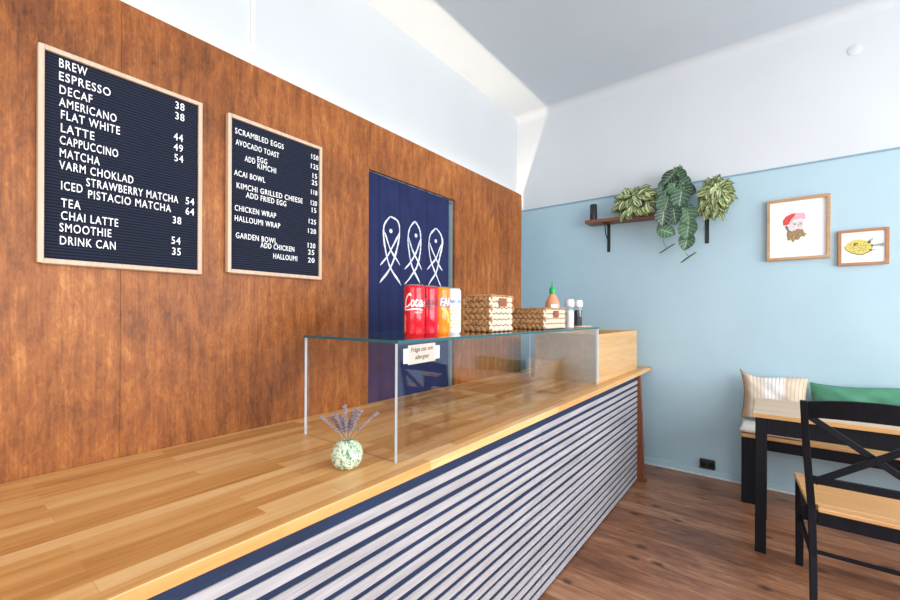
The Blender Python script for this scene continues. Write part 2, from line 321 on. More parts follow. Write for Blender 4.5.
struct(MB().box(WL + .001, WR, WB - .007, WB, RZ - .005, RZ + .006), 'trim_1', M['rail'])
m = MB(); r = .085; arc = [(WB - r + r * math.cos(k * PI / 20), CE - r + r * math.sin(k * PI / 20)) for k in range(11)] + [(WB, CE)]
m.add([(x, y, z) for x in (WL, WR) for y, z in arc], [tuple(range(12)), tuple(range(23, 11, -1))] + [(k, (k + 1) % 12, 12 + (k + 1) % 12, 12 + k) for k in range(12)])
struct(m, 'trim_2', M['cove'], smooth=50)
# conduit and cover plate on the upper walls
c = MB().tube([(WL + .010, 1.028, 2.45), (WL + .010, 1.028, CE)], .009, 10).build('cable_conduit', M['conduit'], smooth=True)
tag(c, 'thin white vertical conduit on the upper white wall above the plywood', 'conduit')
c = MB().lathe([(.036, 0), (.036, .003), (.031, .005), (.0, .0055)], n=28)
c.v = [(x + .43, WB - z, y + 3.023) for x, y, z in c.v]
tag(c.build('cover_plate', M['white'], smooth=True), 'small round white cover plate high on the back wall', 'cover plate')
# cove light: aluminium channel with a lip, screwed to the wall behind the partition
led = thing('cove_light', 'warm linear light strip in a slim channel behind the plywood partition', 'light', (WL, 1.2, 2.27))
MB().box(WL, WL + .051, -1.4, 3.75, 2.300, 2.307).box(WL + .045, WL + .051, -1.4, 3.75, 2.307, 2.4415).build('channel', M['alu'], led)
MB().box(WL + .002, WL + .009, -1.4, 3.75, 2.329, 2.335).box(WL, WL + .010, -1.4, 3.75, 2.307, 2.3285, 1).build('light_strip', [M['led'], M['alu']], led)

# plywood partition: full sheets, a header over the doorway, pale blue door jambs
par = thing('plywood_partition', 'orange brown stained plywood partition behind the counter', 'partition', (PX - .02, 1.0, 0))
for y0, y1, z0 in ((-2.2, -.86, 0), (-.8597, .365, 0), (.3653, 1.3280, 0), (1.3283, 1.9860, 1.962), (2.014, 2.871, 0)):
    MB().box(PX - .018, PX, y0, y1, z0, 2.194).build('plywood_sheet', M['ply'], par, bevel=.0008, seg=1)
MB().box(PX - .018, PX, 1.9863, 2.0137, 1.962, 2.194).build('plywood_sheet', M['ply'], par)
MB().box(PX - .09, PX - .019, -2.2, 1.32, 2.10, 2.17).box(PX - .09, PX - .019, 2.03, 2.86, 2.10, 2.17).box(PX - .09, PX - .019, -2.2, 1.32, 0, .07).box(PX - .09, PX - .019, 2.03, 2.86, 0, .07).build('batten', M['box'], par)
MB().box(PX - .09, PX - .0185, 2.0145, 2.03, 0, 2.1).build('door_jamb', M['blue'], par)
MB().box(PX - .09, PX - .0185, 1.312, 1.3275, 0, 2.1).build('door_jamb', M['blue'], par)

# indigo door curtain with three brushed fish
nor = thing('door_curtain', 'indigo cloth door curtain printed with three white fish outlines', 'curtain', (PX - .01, 1.65, .45))
def cloth_x(y, z): return PX - .010 + .0045 * math.sin((y - 1.33) * 34) * (0.35 + 0.65 * min(1, (1.955 - z) / .8)) + .002 * math.sin(y * 80 + z * 3)
ny, nz = 90, 40; m = MB(); v = []; f = []
for t in (0, -.0022):
    for j in range(nz + 1):
        for i in range(ny + 1):
            y = 1.333 + (1.966 - 1.333) * i / ny; z = 1.956 - 1.5 * j / nz; v.append((cloth_x(y, z) + t, y, z))
S = (ny + 1) * (nz + 1)
for j in range(nz):
    for i in range(ny):
        q = j * (ny + 1) + i; f.append((q, q + 1, q + ny + 2, q + ny + 1)); f.append((S + q, S + q + ny + 1, S + q + ny + 2, S + q + 1))
for i in range(ny):
    f.append((i, S + i, S + i + 1, i + 1)); q = nz * (ny + 1) + i; f.append((q, q + 1, S + q + 1, S + q))
for j in range(nz):
    q = j * (ny + 1); f.append((q, q + ny + 1, S + q + ny + 1, S + q)); q += ny; f.append((q, S + q, S + q + ny + 1, q + ny + 1))
m.add(v, f); m.build('cloth', M['noren'], nor, smooth=True)
for y in (1.405, 1.548, 1.76):
    m = MB(); m.tube([(cloth_x(y, 1.95 - k * .1) + .0012, y, 1.95 - k * .1) for k in range(15)], .0013, 6); m.build('seam', M['noren'], nor, smooth=True)
m = MB(); m.tube([(PX - .026, 1.3285, 1.949), (PX - .026, 2.0135, 1.949)], .006, 10); m.build('curtain_rod', M['alu'], nor, smooth=True)
FISH = [
 ([(1.483, 1.764), (1.441, 1.719), (1.433, 1.673), (1.442, 1.605), (1.473, 1.517), (1.555, 1.412)], [(1.483, 1.764), (1.528, 1.747), (1.545, 1.702), (1.529, 1.617), (1.489, 1.507), (1.405, 1.414)], [(1.441, 1.674), (1.481, 1.599), (1.546, 1.518)], [(1.542, 1.69), (1.481, 1.582), (1.412, 1.505)], (1.487, 1.689)),
 ([(1.666, 1.772), (1.622, 1.721), (1.608, 1.664), (1.618, 1.604), (1.641, 1.534), (1.705, 1.433)], [(1.666, 1.772), (1.704, 1.728), (1.713, 1.667), (1.704, 1.59), (1.668, 1.499), (1.584, 1.42)], [(1.614, 1.677), (1.659, 1.597), (1.72, 1.51)], [(1.709, 1.679), (1.659, 1.572), (1.584, 1.501)], (1.674, 1.694)),
 ([(1.844, 1.764), (1.796, 1.717), (1.78, 1.663), (1.791, 1.6), (1.831, 1.52), (1.894, 1.425)], [(1.844, 1.764), (1.886, 1.738), (1.903, 1.687), (1.886, 1.611), (1.846, 1.501), (1.772, 1.424)], [(1.79, 1.671), (1.841, 1.593), (1.904, 1.519)], [(1.899, 1.68), (1.841, 1.58), (1.762, 1.514)], (1.844, 1.688))]
random.seed(4)
for fish in FISH:
    m = MB()
    for st in fish[:4]:
        p = smooth_path([(0, y, z) for y, z in st], 8); v = []; f = []
        for i, q in enumerate(p):
            t = (p[min(i + 1, len(p) - 1)] - p[max(i - 1, 0)]).normalized(); nrm = Vector((0, -t.z, t.y))
            e = min(i, len(p) - 1 - i) / 4; w = (.0036 + .0026 * random.random()) * min(1, .35 + e)
            for s in (-1, 1): r = q + nrm * w * s; v.append((cloth_x(r.y, r.z) + .0012, r.y, r.z))
        for i in range(len(p) - 1): f.append((2 * i, 2 * i + 1, 2 * i + 3, 2 * i + 2))
        m.add(v, f)
    y, z = fish[4]; m.prism([(cloth_x(y, z) + .0008, y + .011 * math.cos(k * PI / 6), z + .011 * math.sin(k * PI / 6)) for k in range(12)], (.0008, 0, 0))
    m.build('fish_print', M['print'], nor)

# ------------------------------------------------------------------ serving counter and worktop
CT = .828
cn = thing('serving_counter', 'navy serving counter clad in whitewashed horizontal slats', 'counter', (-1.17, 1.3, 0))
MB().box(PX + .004, -.8065, -.85, 3.345, 0, .799).build('carcass', M['navy'], cn, bevel=.002)
random.seed(7)
for i in range(18):
    zt = .7635 - .0424 * i
    for y0, y1 in ((-.85, 1.694), (1.6965, 3.35)):
        d = random.uniform(-.0016, .0016); e = random.uniform(-.0012, .0012)
        MB().box(-.806, -.8010 + e * .3, y0, y1, zt - .0268 + d, zt + d).build('slat', M['slat'], cn, bevel=.0008, seg=1)
m = MB(); m.hexa([(-.810, 3.352, 0), (-.752, 3.352, 0), (-.810, 3.39, 0), (-.752, 3.39, 0), (-.810, 3.352, .799), (-.783, 3.352, .799), (-.810, 3.39, .799), (-.783, 3.39, .799)])
m.box(-.815, -.738, 3.3515, 3.40, 0, .022)
m.build('end_post', M['post'], cn, bevel=.003)
w = MB().box(PX + .0015, -.787, -.85, 3.774, .800, CT).build('worktop', M['stave'], bevel=.0025)
tag(w, 'long oiled oak stave worktop on the slatted counter', 'worktop')

# ------------------------------------------------------------------ menu boards
MENU_DRINKS = [
    ('BREW', 0.226, 0.284, 1.924),
    ('ESPRESSO', 0.226, 0.336, 1.889),
    ('DECAF', 0.227, 0.295, 1.853),
    ('AMERICANO', 0.226, 0.350, 1.819),
    ('FLAT WHITE', 0.230, 0.358, 1.786),
    ('LATTE', 0.230, 0.300, 1.750),
    ('CAPPUCCINO', 0.228, 0.354, 1.717),
    ('MATCHA', 0.228, 0.312, 1.682),
    ('VARM CHOKLAD', 0.227, 0.391, 1.649),
    ('STRAWBERRY MATCHA', 0.283, 0.510, 1.616),
    ('ICED', 0.231, 0.275, 1.594),
    ('PISTACIO MATCHA', 0.287, 0.490, 1.583),
    ('TEA', 0.231, 0.271, 1.547),
    ('CHAI LATTE', 0.231, 0.355, 1.513),
    ('SMOOTHIE', 0.228, 0.339, 1.480),
    ('DRINK CAN', 0.229, 0.349, 1.445),
    ('38', 0.501, 0.527, 1.921),
    ('38', 0.501, 0.527, 1.887),
    ('44', 0.497, 0.523, 1.819),
    ('49', 0.497, 0.523, 1.785),
    ('54', 0.499, 0.524, 1.751),
    ('54', 0.532, 0.557, 1.619),
    ('64', 0.532, 0.557, 1.585),
    ('38', 0.495, 0.519, 1.549),
    ('54', 0.492, 0.517, 1.483),
    ('35', 0.494, 0.518, 1.448),
]
MENU_FOOD = [
    ('SCRAMBLED EGGS', 0.689, 0.875, 1.907),
    ('AVOCADO TOAST', 0.691, 0.856, 1.867),
    ('EGG', 0.771, 0.808, 1.828),
    ('ADD', 0.724, 0.762, 1.817),
    ('KIMCHI', 0.771, 0.844, 1.804),
    ('ACAI BOWL', 0.686, 0.801, 1.756),
    ('KIMCHI GRILLED CHEESE', 0.695, 0.959, 1.712),
    ('ADD FRIED EGG', 0.729, 0.887, 1.685),
    ('CHICKEN WRAP', 0.689, 0.845, 1.630),
    ('HALLOUMI WRAP', 0.689, 0.862, 1.593),
    ('GARDEN BOWL', 0.693, 0.848, 1.532),
    ('ADD CHICKEN', 0.784, 0.923, 1.509),
    ('HALLOUMI', 0.835, 0.936, 1.473),
    ('150', 1.000, 1.033, 1.909),
    ('125', 0.998, 1.033, 1.869),
    ('15', 1.006, 1.027, 1.830),
    ('25', 1.002, 1.028, 1.801),
    ('118', 0.999, 1.028, 1.760),
    ('120', 0.998, 1.027, 1.715),
    ('15', 1.003, 1.024, 1.685),
    ('125', 0.989, 1.023, 1.636),
    ('120', 0.986, 1.023, 1.596),
    ('120', 0.985, 1.020, 1.535),
    ('25', 0.986, 1.015, 1.507),
    ('20', 0.986, 1.016, 1.474),
]
def menu(label, y0, y1, z0, z1, rows, cap):
    t = thing('letter_board', label, 'menu board', (PX, (y0 + y1) / 2, z0)); w = .0125
    m = MB().box(PX + .001, PX + .024, y0, y0 + w, z0, z1).box(PX + .001, PX + .024, y1 - w, y1, z0, z1).box(PX + .001, PX + .024, y0 + w, y1 - w, z0, z0 + w).box(PX + .001, PX + .024, y0 + w, y1 - w, z1 - w, z1)
    m.build('frame', M['frame'], t, bevel=.0015)
    MB().box(PX + .002, PX + .016, y0 + w - .001, y1 - w + .001, z0 + w - .001, z1 - w + .001).build('felt_panel', M['felt'], t)
    for s, a, b, z in rows:
        v, f = text_mesh(s, .004, 0, .06, 1.14); xs = [p[0] for p in v]; zs = [p[1] for p in v]; k = (b - a) / (max(xs) - min(xs)); h = cap / (max(zs) - min(zs))
        mb = MB().add([(PX + .0172 + .0012 * (1 if p[2] > 0 else -1), a + (p[0] - min(xs)) * k, z + (p[1] - min(zs)) * h) for p in v], f)
        mb.build('menu_line', M['letter'], t)
menu('black drinks menu letter board listing brews and matcha in pale frame', .185, .580, 1.392, 1.968, MENU_DRINKS, .0235)
menu('black food menu letter board listing eggs, toast and bowls in pale frame', .663, 1.049, 1.406, 1.970, MENU_FOOD, .0205)

# ------------------------------------------------------------------ glass display case and wooden box beyond it
gx0, gx1, gy0, gy1, gt = -1.319, -.850, .845, 2.600, 1.184; th = .0095
def pane(name, x0, x1, y0, y1, z0, z1, mats, thin, parent):      # material 0 on the two large faces, 1 on the narrow edges
    m = MB(); v = [(x, y, z) for z in (z0, z1) for y in (y0, y1) for x in (x0, x1)]
    for fc, ax in (((0, 2, 3, 1), 'z'), ((4, 5, 7, 6), 'z'), ((0, 1, 5, 4), 'y'), ((2, 6, 7, 3), 'y'), ((0, 4, 6, 2), 'x'), ((1, 3, 7, 5), 'x')): m.add(v, [fc], 0 if ax == thin or (fc == (0, 2, 3, 1) and thin != 'z') else 1)
    return m.build(name, mats, parent)
gc = thing('glass_display_case', 'clear glass display case standing empty on the oak worktop', 'display case', ((gx0 + gx1) / 2, (gy0 + gy1) / 2, CT))
pane('front_pane', gx1 - th, gx1, gy0, gy1 - th - .0005, CT + .0005, gt - th - .0003, [M['glass'], M['edge']], 'x', gc)
pane('end_pane', gx0, gx1 - th - .0005, gy0, gy0 + th, CT + .0005, gt - th - .0003, [M['glass'], M['edge']], 'y', gc)
pane('end_pane', gx0, gx1, gy1 - th, gy1, CT + .0005, gt - th - .0003, [M['glass'], M['edge']], 'y', gc)
pane('top_pane', gx0 - .003, gx1 + .003, gy0 - .003, gy1, gt - th, gt, [M['glass'], M['teal']], 'z', gc)
bx = thing('wooden_box', 'open topped pale wooden box on the worktop beside the glass case', 'box', (-1.07, 3.07, CT))
bx0, bx1, by0, by1, bz = -1.29, -.855, 2.612, 3.555, 1.138
MB().box(bx1 - .016, bx1, by0, by1, CT, bz).build('front_board', M['box'], bx, bevel=.0015)
MB().box(bx0, bx0 + .016, by0, by1, CT, bz).build('back_board', M['box'], bx, bevel=.0015)
for y in (by0, by1 - .016): MB().box(bx0 + .0165, bx1 - .0165, y, y + .016, CT, bz).build('end_board', M['box'], bx, bevel=.0015)
MB().box(bx0 + .017, bx1 - .017, by0 + .0165, by1 - .0165, CT + .001, CT + .012).build('bottom_board', M['box'], bx)
# allergy note taped to the glass
nt = thing('paper_note', 'cream handwritten paper note taped to the front of the glass case', 'note', (gx1, .95, 1.14))
nx = gx1 + .0006
m = MB().prism([(nx, .887, 1.109), (nx, 1.013, 1.112), (nx, 1.013, 1.170), (nx, .887, 1.167)], (.0004, 0, 0)); m.build('paper', M['paper'], nt)
for y0, y1, z0, z1 in ((.868, .889, 1.114, 1.158), (1.011, 1.034, 1.118, 1.160)): MB().box(nx - .0003, nx + .0007, y0, y1, z0, z1).build('tape', M['tape'], nt)
for s, y0, y1, z, h in (('Fråga oss om', .899, 1.000, 1.141, .019), ('allergier', .918, .984, 1.119, .017)):
    v, f = text_mesh(s, .008, .25, .01); xs = [p[0] for p in v]; zs = [p[1] for p in v]; k = (y1 - y0) / (max(xs) - min(xs)); hh = h / (max(zs) - min(zs))
    MB().add([(nx + .0007 + (p[2]) * .01, y0 + (p[0] - min(xs)) * k, z + (p[1] - min(zs)) * hh + (p[0] - min(xs)) * k * .03) for p in v], f).build('handwriting', M['ink'], nt)

# ------------------------------------------------------------------ drink cans on the glass
def wrap(mb, verts, faces, c, r, z0, ang0, k, h, mat):      # lay flat (u,v) shapes round a can
    mb.add([(c[0] + (r + .0003) * math.cos(ang0 + p[0] * k / r), c[1] + (r + .0003) * math.sin(ang0 + p[0] * k / r), z0 + p[1] * h) for p in verts], faces, mat)
def ribbon(pts, w):
    p = smooth_path([(a, b, 0) for a, b in pts], 6); v = []; f = []
    for i, q in enumerate(p):
        t = (p[min(i + 1, len(p) - 1)] - p[max(i - 1, 0)]).normalized(); n = Vector((-t.y, t.x, 0)); ww = w * (.6 + .4 * abs(t.y))
        v += [q + n * ww, q - n * ww]
    for i in range(len(p) - 1): f.append((2 * i, 2 * i + 1, 2 * i + 3, 2 * i + 2))
    return v, f
SCRIPT = [  # Coca-Cola written as a brush script: stroke lists in cap heights
 [(.95, .95), (.80, 1.05), (.45, .85), (.18, .40), (.22, .02), (.55, .0), (.95, .22)], [(.62, 1.0), (.9, 1.12), (1.05, .92)], [(.22, .02), (.0, -.18), (.3, -.3), (1.6, -.22), (2.7, -.3)],
 [(1.45, .55), (1.2, .5), (1.08, .25), (1.2, .02), (1.42, .1), (1.5, .35), (1.4, .52)],
 [(2.0, .5), (1.82, .56), (1.65, .3), (1.74, .04), (2.0, .1), (2.12, .22)],
 [(2.58, .5), (2.36, .54), (2.2, .28), (2.32, .03), (2.52, .16), (2.62, .52)], [(2.62, .54), (2.58, .15), (2.72, .04), (2.86, .2)],
 [(2.95, .32), (3.2, .34)],
 [(4.15, .95), (4.0, 1.05), (3.7, .85), (3.42, .40), (3.46, .02), (3.8, .0), (4.15, .22)],
 [(4.62, .55), (4.4, .5), (4.28, .25), (4.4, .02), (4.62, .1), (4.7, .35), (4.6, .52)],
 [(4.85, .3), (5.15, 1.05), (5.25, .95), (4.98, .2), (5.1, .03), (5.3, .2)],
 [(5.7, .5), (5.48, .54), (5.32, .28), (5.44, .03), (5.64, .16), (5.74, .52)], [(5.74, .54), (5.7, .15), (5.84, .04), (5.98, .2)]]
def can(name, label, c, mat):
    t = thing(name, label, 'drink can', (c[0], c[1], gt)); r = .0368
    MB().lathe([(.029, .001), (.031, .0), (r - .001, .007), (r, .010), (r, .167), (r - .001, .171), (.0315, .1765)], (c[0], c[1], gt), 40).build('can_body', mat, t, smooth=True)
    MB().lathe([(.0315, .1765), (.0325, .1785), (.0312, .180), (.0295, .1785), (.028, .1755), (.0, .1755)], (c[0], c[1], gt), 40, 0).build('lid', M['alu'], t, smooth=True)
    MB().ellipsoid((c[0] + .006, c[1], gt + .177), ((.011, 0, 0), (0, .008, 0), (0, 0, .0012))).build('pull_tab', M['alu'], t.children[-1], smooth=True)
    return t, r
VA = math.atan2(-.71, .70)      # side of the cans that faces the room
cans = [(-.997 - .002 * i, 1.074 + .0746 * i) for i in range(4)]
t, r = can('drink_can', 'bright red drink can with white script, first in the row on the glass', cans[0], M['red'])
m = MB()
for st in SCRIPT: v, f = ribbon(st, .085); wrap(m, v, f, cans[0], r, gt + .103, VA - 1.12, .0262, .040, 0)
m.build('script_lettering', M['cream'], t)
m = MB(); v, f = text_mesh('ORIGINAL TASTE', .0, 0, 0); wrap(m, v, f, cans[0], r, gt + .080, VA - .05, .0040, .008, 0); m.build('small_print', M['cream'], t)
m = MB(); v, f = text_mesh('COCA-COLA', .01, 0, 0); wrap(m, [(-p[1], p[0], 0) for p in v], f, cans[0], r, gt + .016, VA - .98, .011, .0098, 0); m.build('side_print', M['cream'], t)
t, r = can('drink_can', 'crimson drink can with dark script, second in the row on the glass', cans[1], M['red2'])
m = MB()
for st in SCRIPT: v, f = ribbon(st, .10); wrap(m, v, f, cans[1], r, gt + .110, VA - .62, .0160, .030, 0)
m.build('script_lettering', M['darkprint'], t)
m = MB(); v, f = text_mesh('ZERO', .02, 0, 0); wrap(m, v, f, cans[1], r, gt + .092, VA - .1, .009, .010, 0); m.build('small_print', M['darkprint'], t)
t, r = can('drink_can', 'orange soft drink can with white and blue letters between red and pale cans', cans[2], M['orange'])
for off, bold, mat, nm, dr in ((-.0012, .10, 'blueprint', 'letter_shadow', 0), (0, .02, 'cream', 'lettering', .0004)):
    m = MB(); v, f = text_mesh('FANTA', bold, .1, 0); wrap(m, [(p[0], p[1] + p[0] * .06, 0) for p in v], f, cans[2], r + dr, gt + .106 + off, VA - .15, .030, .044, 0); m.build(nm, M[mat], t)
m = MB(); wrap(m, [(0, 0, 0), (1, 0, 0), (1, 1, 0), (0, 1, 0)], [(0, 1, 2, 3)], cans[2], r, gt + .018, VA - .55, .010, .020, 0); m.build('side_label', M['cream'], t)
m = MB(); v, f = ribbon([(-.2, .5), (.6, .2), (1.4, -.3), (1.6, -1.4)], .22); wrap(m, v, f, cans[2], r - .0001, gt + .085, VA + .1, .018, .03, 0); m.build('leaf_print', M['yellowprint'], t)
t, r = can('drink_can', 'pale white drink can with blue letters and lime pattern, last in the row', cans[3], M['palecan'])
m = MB(); v, f = text_mesh('SPARKLING', .03, 0, 0); wrap(m, v, f, cans[3], r, gt + .120, VA - .5, .011, .018, 0); m.build('lettering', M['blueprint'], t)
m = MB()
for i in range(5):
    for j in range(6): a0 = -.6 + i * .45 + (j % 2) * .2; wrap(m, [(.5 * math.cos(k * PI / 4), .5 * math.sin(k * PI / 4), 0) for k in range(8)], [tuple(range(8))], cans[3], r, gt + .026 + j * .013, VA + a0, .010, .009, (i + j) % 2)
m.build('fruit_pattern', [M['limeprint'], M['yellowprint']], t)

# ------------------------------------------------------------------ woven baskets with a leather tab
def basket(label, x0, x1, y0, y1, h, rows):
    t = thing('woven_basket', label, 'basket', ((x0 + x1) / 2, (y0 + y1) / 2, gt)); d = .006; rh = (h - .004) / rows
    def face(p0, p1, nrm, n, flat=False):
        mb = MB(); p0, p1, nrm = Vector(p0), Vector(p1), Vector(nrm); L = (p1 - p0).length; a = (p1 - p0) / L; st = L / n
        for i in range(rows):
            sg = 1 if i % 2 else -1
            for k in range(n + (i % 2)):
                q = min(max(st * (k + (.0 if i % 2 else .5)), st * .42), L - st * .42)
                c = p0 + a * q + Vector((0, 0, rh * (i + .5) + .003))
                ax = a * st * (.60 if flat else .66) + Vector((0, 0, sg * (.10 if flat else .30) * rh))
                mb.ellipsoid(c, (ax, Vector((0, 0, rh * (.50 if flat else .46))), nrm * .0058), 8, 6)
        return mb
    core = MB().box(x0 + d, x1 - d, y0 + d, y0 + d + .003, gt + .002, gt + h - .003).box(x0 + d, x1 - d, y1 - d - .003, y1 - d, gt + .002, gt + h - .003).box(x0 + d, x0 + d + .003, y0 + d + .003, y1 - d - .003, gt + .002, gt + h - .003).box(x1 - d - .003, x1 - d, y0 + d + .003, y1 - d - .003, gt + .002, gt + h - .003).box(x0 + d, x1 - d, y0 + d, y1 - d, gt + .0008, gt + .004)
    core.build('lining', M['hollow'], t)
    z = gt; n1 = max(4, round((x1 - x0) / .027)); n2 = max(4, round((y1 - y0) / .036))
    face((x0, y0 + .006, z), (x1, y0 + .006, z), (0, -1, 0), n1).build('woven_side', M['weave'], t, smooth=True)
    face((x0, y1 - .006, z), (x1, y1 - .006, z), (0, 1, 0), n1).build('woven_side', M['weave'], t, smooth=True)
    face((x0 + .006, y0, z), (x0 + .006, y1, z), (-1, 0, 0), n2).build('woven_side', M['weave'], t, smooth=True)
    e = face((x1 - .006, y0, z), (x1 - .006, y1, z), (1, 0, 0), n2, True).build('woven_end', M['weavelight'], t, smooth=True); e['label'] = 'pale woven end panel'
    m = MB(); q = [(x0 + .004, y0 + .004, z + h), (x1 - .004, y0 + .004, z + h), (x1 - .004, y1 - .004, z + h), (x0 + .004, y1 - .004, z + h), (x0 + .004, y0 + .004, z + h)]
    for i in range(4): m.tube([q[i], q[i + 1]], .0048, 8)
    m.build('rim', M['weave'], t, smooth=True)
    yc = (y0 + y1) / 2; MB().box(x1 + .0005, x1 + .0035, yc - .032, yc + .032, gt + h - .046, gt + h - .010).build('leather_tab', M['leather'], e, bevel=.001)
    return t
basket('taller woven basket with leather tab, next to the drink cans', -1.082, -.935, 1.480, 1.672, .158, 6)
basket('lower woven basket holding the sauce bottle', -1.115, -.902, 1.936, 2.206, .108, 4)

# ------------------------------------------------------------------ sauce bottle, shakers and tray
bc = (-.957, 2.152, gt + .006)
bt = thing('sauce_bottle', 'squeeze bottle of orange red sauce with green nozzle cap in the low basket', 'bottle', bc)
MB().lathe([(.036, 0), (.0395, .004), (.0395, .120), (.037, .140), (.027, .164), (.017, .180), (.014, .188), (.0, .188)], bc, 32).build('bottle_body', M['sauce'], bt, smooth=True)
MB().lathe([(.0165, .186), (.0175, .190), (.0175, .214), (.0140, .220), (.0065, .224), (.0048, .240), (.0036, .252), (.0, .253)], bc, 24).build('nozzle_cap', M['green'], bt, smooth=True)
m = MB(); wrap(m, [(i / 8, j, 0) for j in (0, 1) for i in range(9)], [(i, i + 1, i + 10, i + 9) for i in range(8)], bc, .0396, bc[2] + .085, VA - .55, .040, .042, 0); m.build('printed_emblem', M['cream'], bt)
tr = MB().lathe([(.0, .0004), (.066, .0004), (.075, .006), (.078, .011), (.074, .011), (.064, .0065), (.0, .006)], n=40)
tc = (-.928, 2.495); tr.v = [(tc[0] + x * .85, tc[1] + y * 1.15, gt + z) for x, y, z in tr.v]
tag(tr.build('serving_tray', M['tray'], smooth=True), 'oval beige stoneware tray near the end of the glass top', 'tray')
def shaker(label, c, fill, z0, h):
    t = thing('glass_shaker', label, 'shaker', (c[0], c[1], z0)); r = .0262
    MB().lathe([(r - .002, 0.0005), (r, .003), (r, h * .70), (r - .002, h * .74)], (c[0], c[1], z0), 28).build('glass_jar', M['jar_glass'], t, smooth=True)
    MB().lathe([(.0, .003), (r - .003, .003), (r - .003, h * .60), (.0, h * .62)], (c[0], c[1], z0), 28).build('contents', fill, t, smooth=True)
    MB().lathe([(r - .001, h * .735), (r + .001, h * .75), (r + .001, h * .90), (r - .003, h * .985), (.0, h)], (c[0], c[1], z0), 28).build('cap', M['greycap'], t, smooth=True)
shaker('glass shaker of white salt with pale cap beside the low basket', (-.925, 2.318), M['salt'], gt, .168)
shaker('glass shaker of dark pepper with pale cap standing on the tray', (-.925, 2.452), M['pepper'], gt + .007, .160)

# ------------------------------------------------------------------ vase with dried lavender
vc = (-.941, .738, CT)
va = MB().lathe([(.0, .0006), (.024, .0006), (.033, .006), (.0415, .021), (.0440, .038), (.0405, .056), (.030, .070), (.018, .0755), (.0165, .078), (.0145, .077), (.014, .073), (.027, .066), (.037, .048), (.035, .02), (.0, .008)], vc, 40).build('round_vase', M['vase'], smooth=True)
tag(va, 'small round speckled green ceramic vase on the oak worktop', 'vase')
random.seed(11)
# each sprig: base inside the vase, tip direction read as (sideways, toward counter front, up)
SP = [(-.034, .0, .150), (-.068, -.015, .142), (-.050, .02, .134), (-.020, .012, .140), (-.004, -.012, .174), (.014, .015, .150), (.026, .0, .164), (.040, -.01, .160), (.082, .01, .150), (.006, .02, .130)]
for i, (a_, b_, h) in enumerate(SP):
    base = Vector((vc[0], vc[1], CT + .012)); tip = Vector((vc[0], vc[1], CT)) + R * a_ + F * b_ + Vector((0, 0, h))
    neck = Vector((vc[0], vc[1], CT + .077)) + R * a_ * .12 + F * b_ * .12
    sp = thing('dried_lavender_sprig', 'dried lavender sprig standing in the round speckled vase', 'dried flower', base, 'dried lavender sprigs in the vase')
    p = smooth_path([base, neck, neck.lerp(tip, .5) + Vector((0, 0, .004)), tip], 5)
    MB().tube(p, .0010, 5).build('stalk', M['stem'], sp, smooth=True)
    m = MB(); n0 = int(len(p) * .52)
    for q in range(n0, len(p)):
        for k in range(4):
            an = q * 1.3 + k * PI / 2; o = Vector((math.cos(an), math.sin(an), .35)) * .0030
            m.ellipsoid(p[q] + o + Vector((0, 0, random.uniform(-.002, .002))), (o.normalized() * .0042, Vector((-o.y, o.x, 0)).normalized() * .0022, Vector((0, 0, .0028))), 6, 4)
    m.build('flower_spike', M['lav'], sp, smooth=True)

# ------------------------------------------------------------------ wall shelf, speaker and plants
sx0, sx1, sy0, sy1, sz0, sz1 = -1.312, -.330, 3.630, 3.786, 2.058, 2.086
sh = thing('wall_shelf', 'dark stained wooden wall shelf on two black brackets', 'shelf', ((sx0 + sx1) / 2, WB, sz0))
zo = lambda x: .016 - .026 * (x - sx0)
MB().hexa([(x, y, z + zo(x)) for z in (sz0, sz1) for y in (sy0, sy1) for x in (sx0, sx1)]).build('shelf_board', M['shelf'], sh, bevel=.003)
for x in (-1.150, -.398):
    d = zo(x) - .0005
    m = MB().box(x - .013, x + .013, WB - .006, WB - .0005, 1.826, sz0 + d).box(x - .013, x + .013, sy0 + .02, WB - .006, sz0 - .006 + d, sz0 + d)
    m.tube(smooth_path([(x, WB - .006, 1.93), (x, 3.735, 1.945), (x, 3.69, 1.99), (x, 3.672, sz0 - .006 + d)], 6), .005, 8)
    for z in (1.838, 1.99): m.ellipsoid((x, WB - .0065, z), ((0, .0015, 0), (.004, 0, 0), (0, 0, .004)), 8, 4)
    m.build('bracket', M['black'], sh, smooth=True)
sp = thing('speaker', 'small black cylindrical speaker at the bare end of the wall shelf', 'speaker', (-1.256, 3.690, sz1 + .0155))
MB().lathe([(.024, .0), (.029, .003), (.030, .01), (.030, .138), (.028, .144), (.020, .147), (.0, .147)], (-1.256, 3.690, sz1 + .0155), 28).build('speaker_body', M['black'], sp, smooth=True)
m = MB(); m.ellipsoid((-1.262, 3.661, sz1 + .085), ((.006, 0, 0), (0, .0016, 0), (0, 0, .007)), 10, 6); m.build('badge', M['post'], sp, smooth=True)

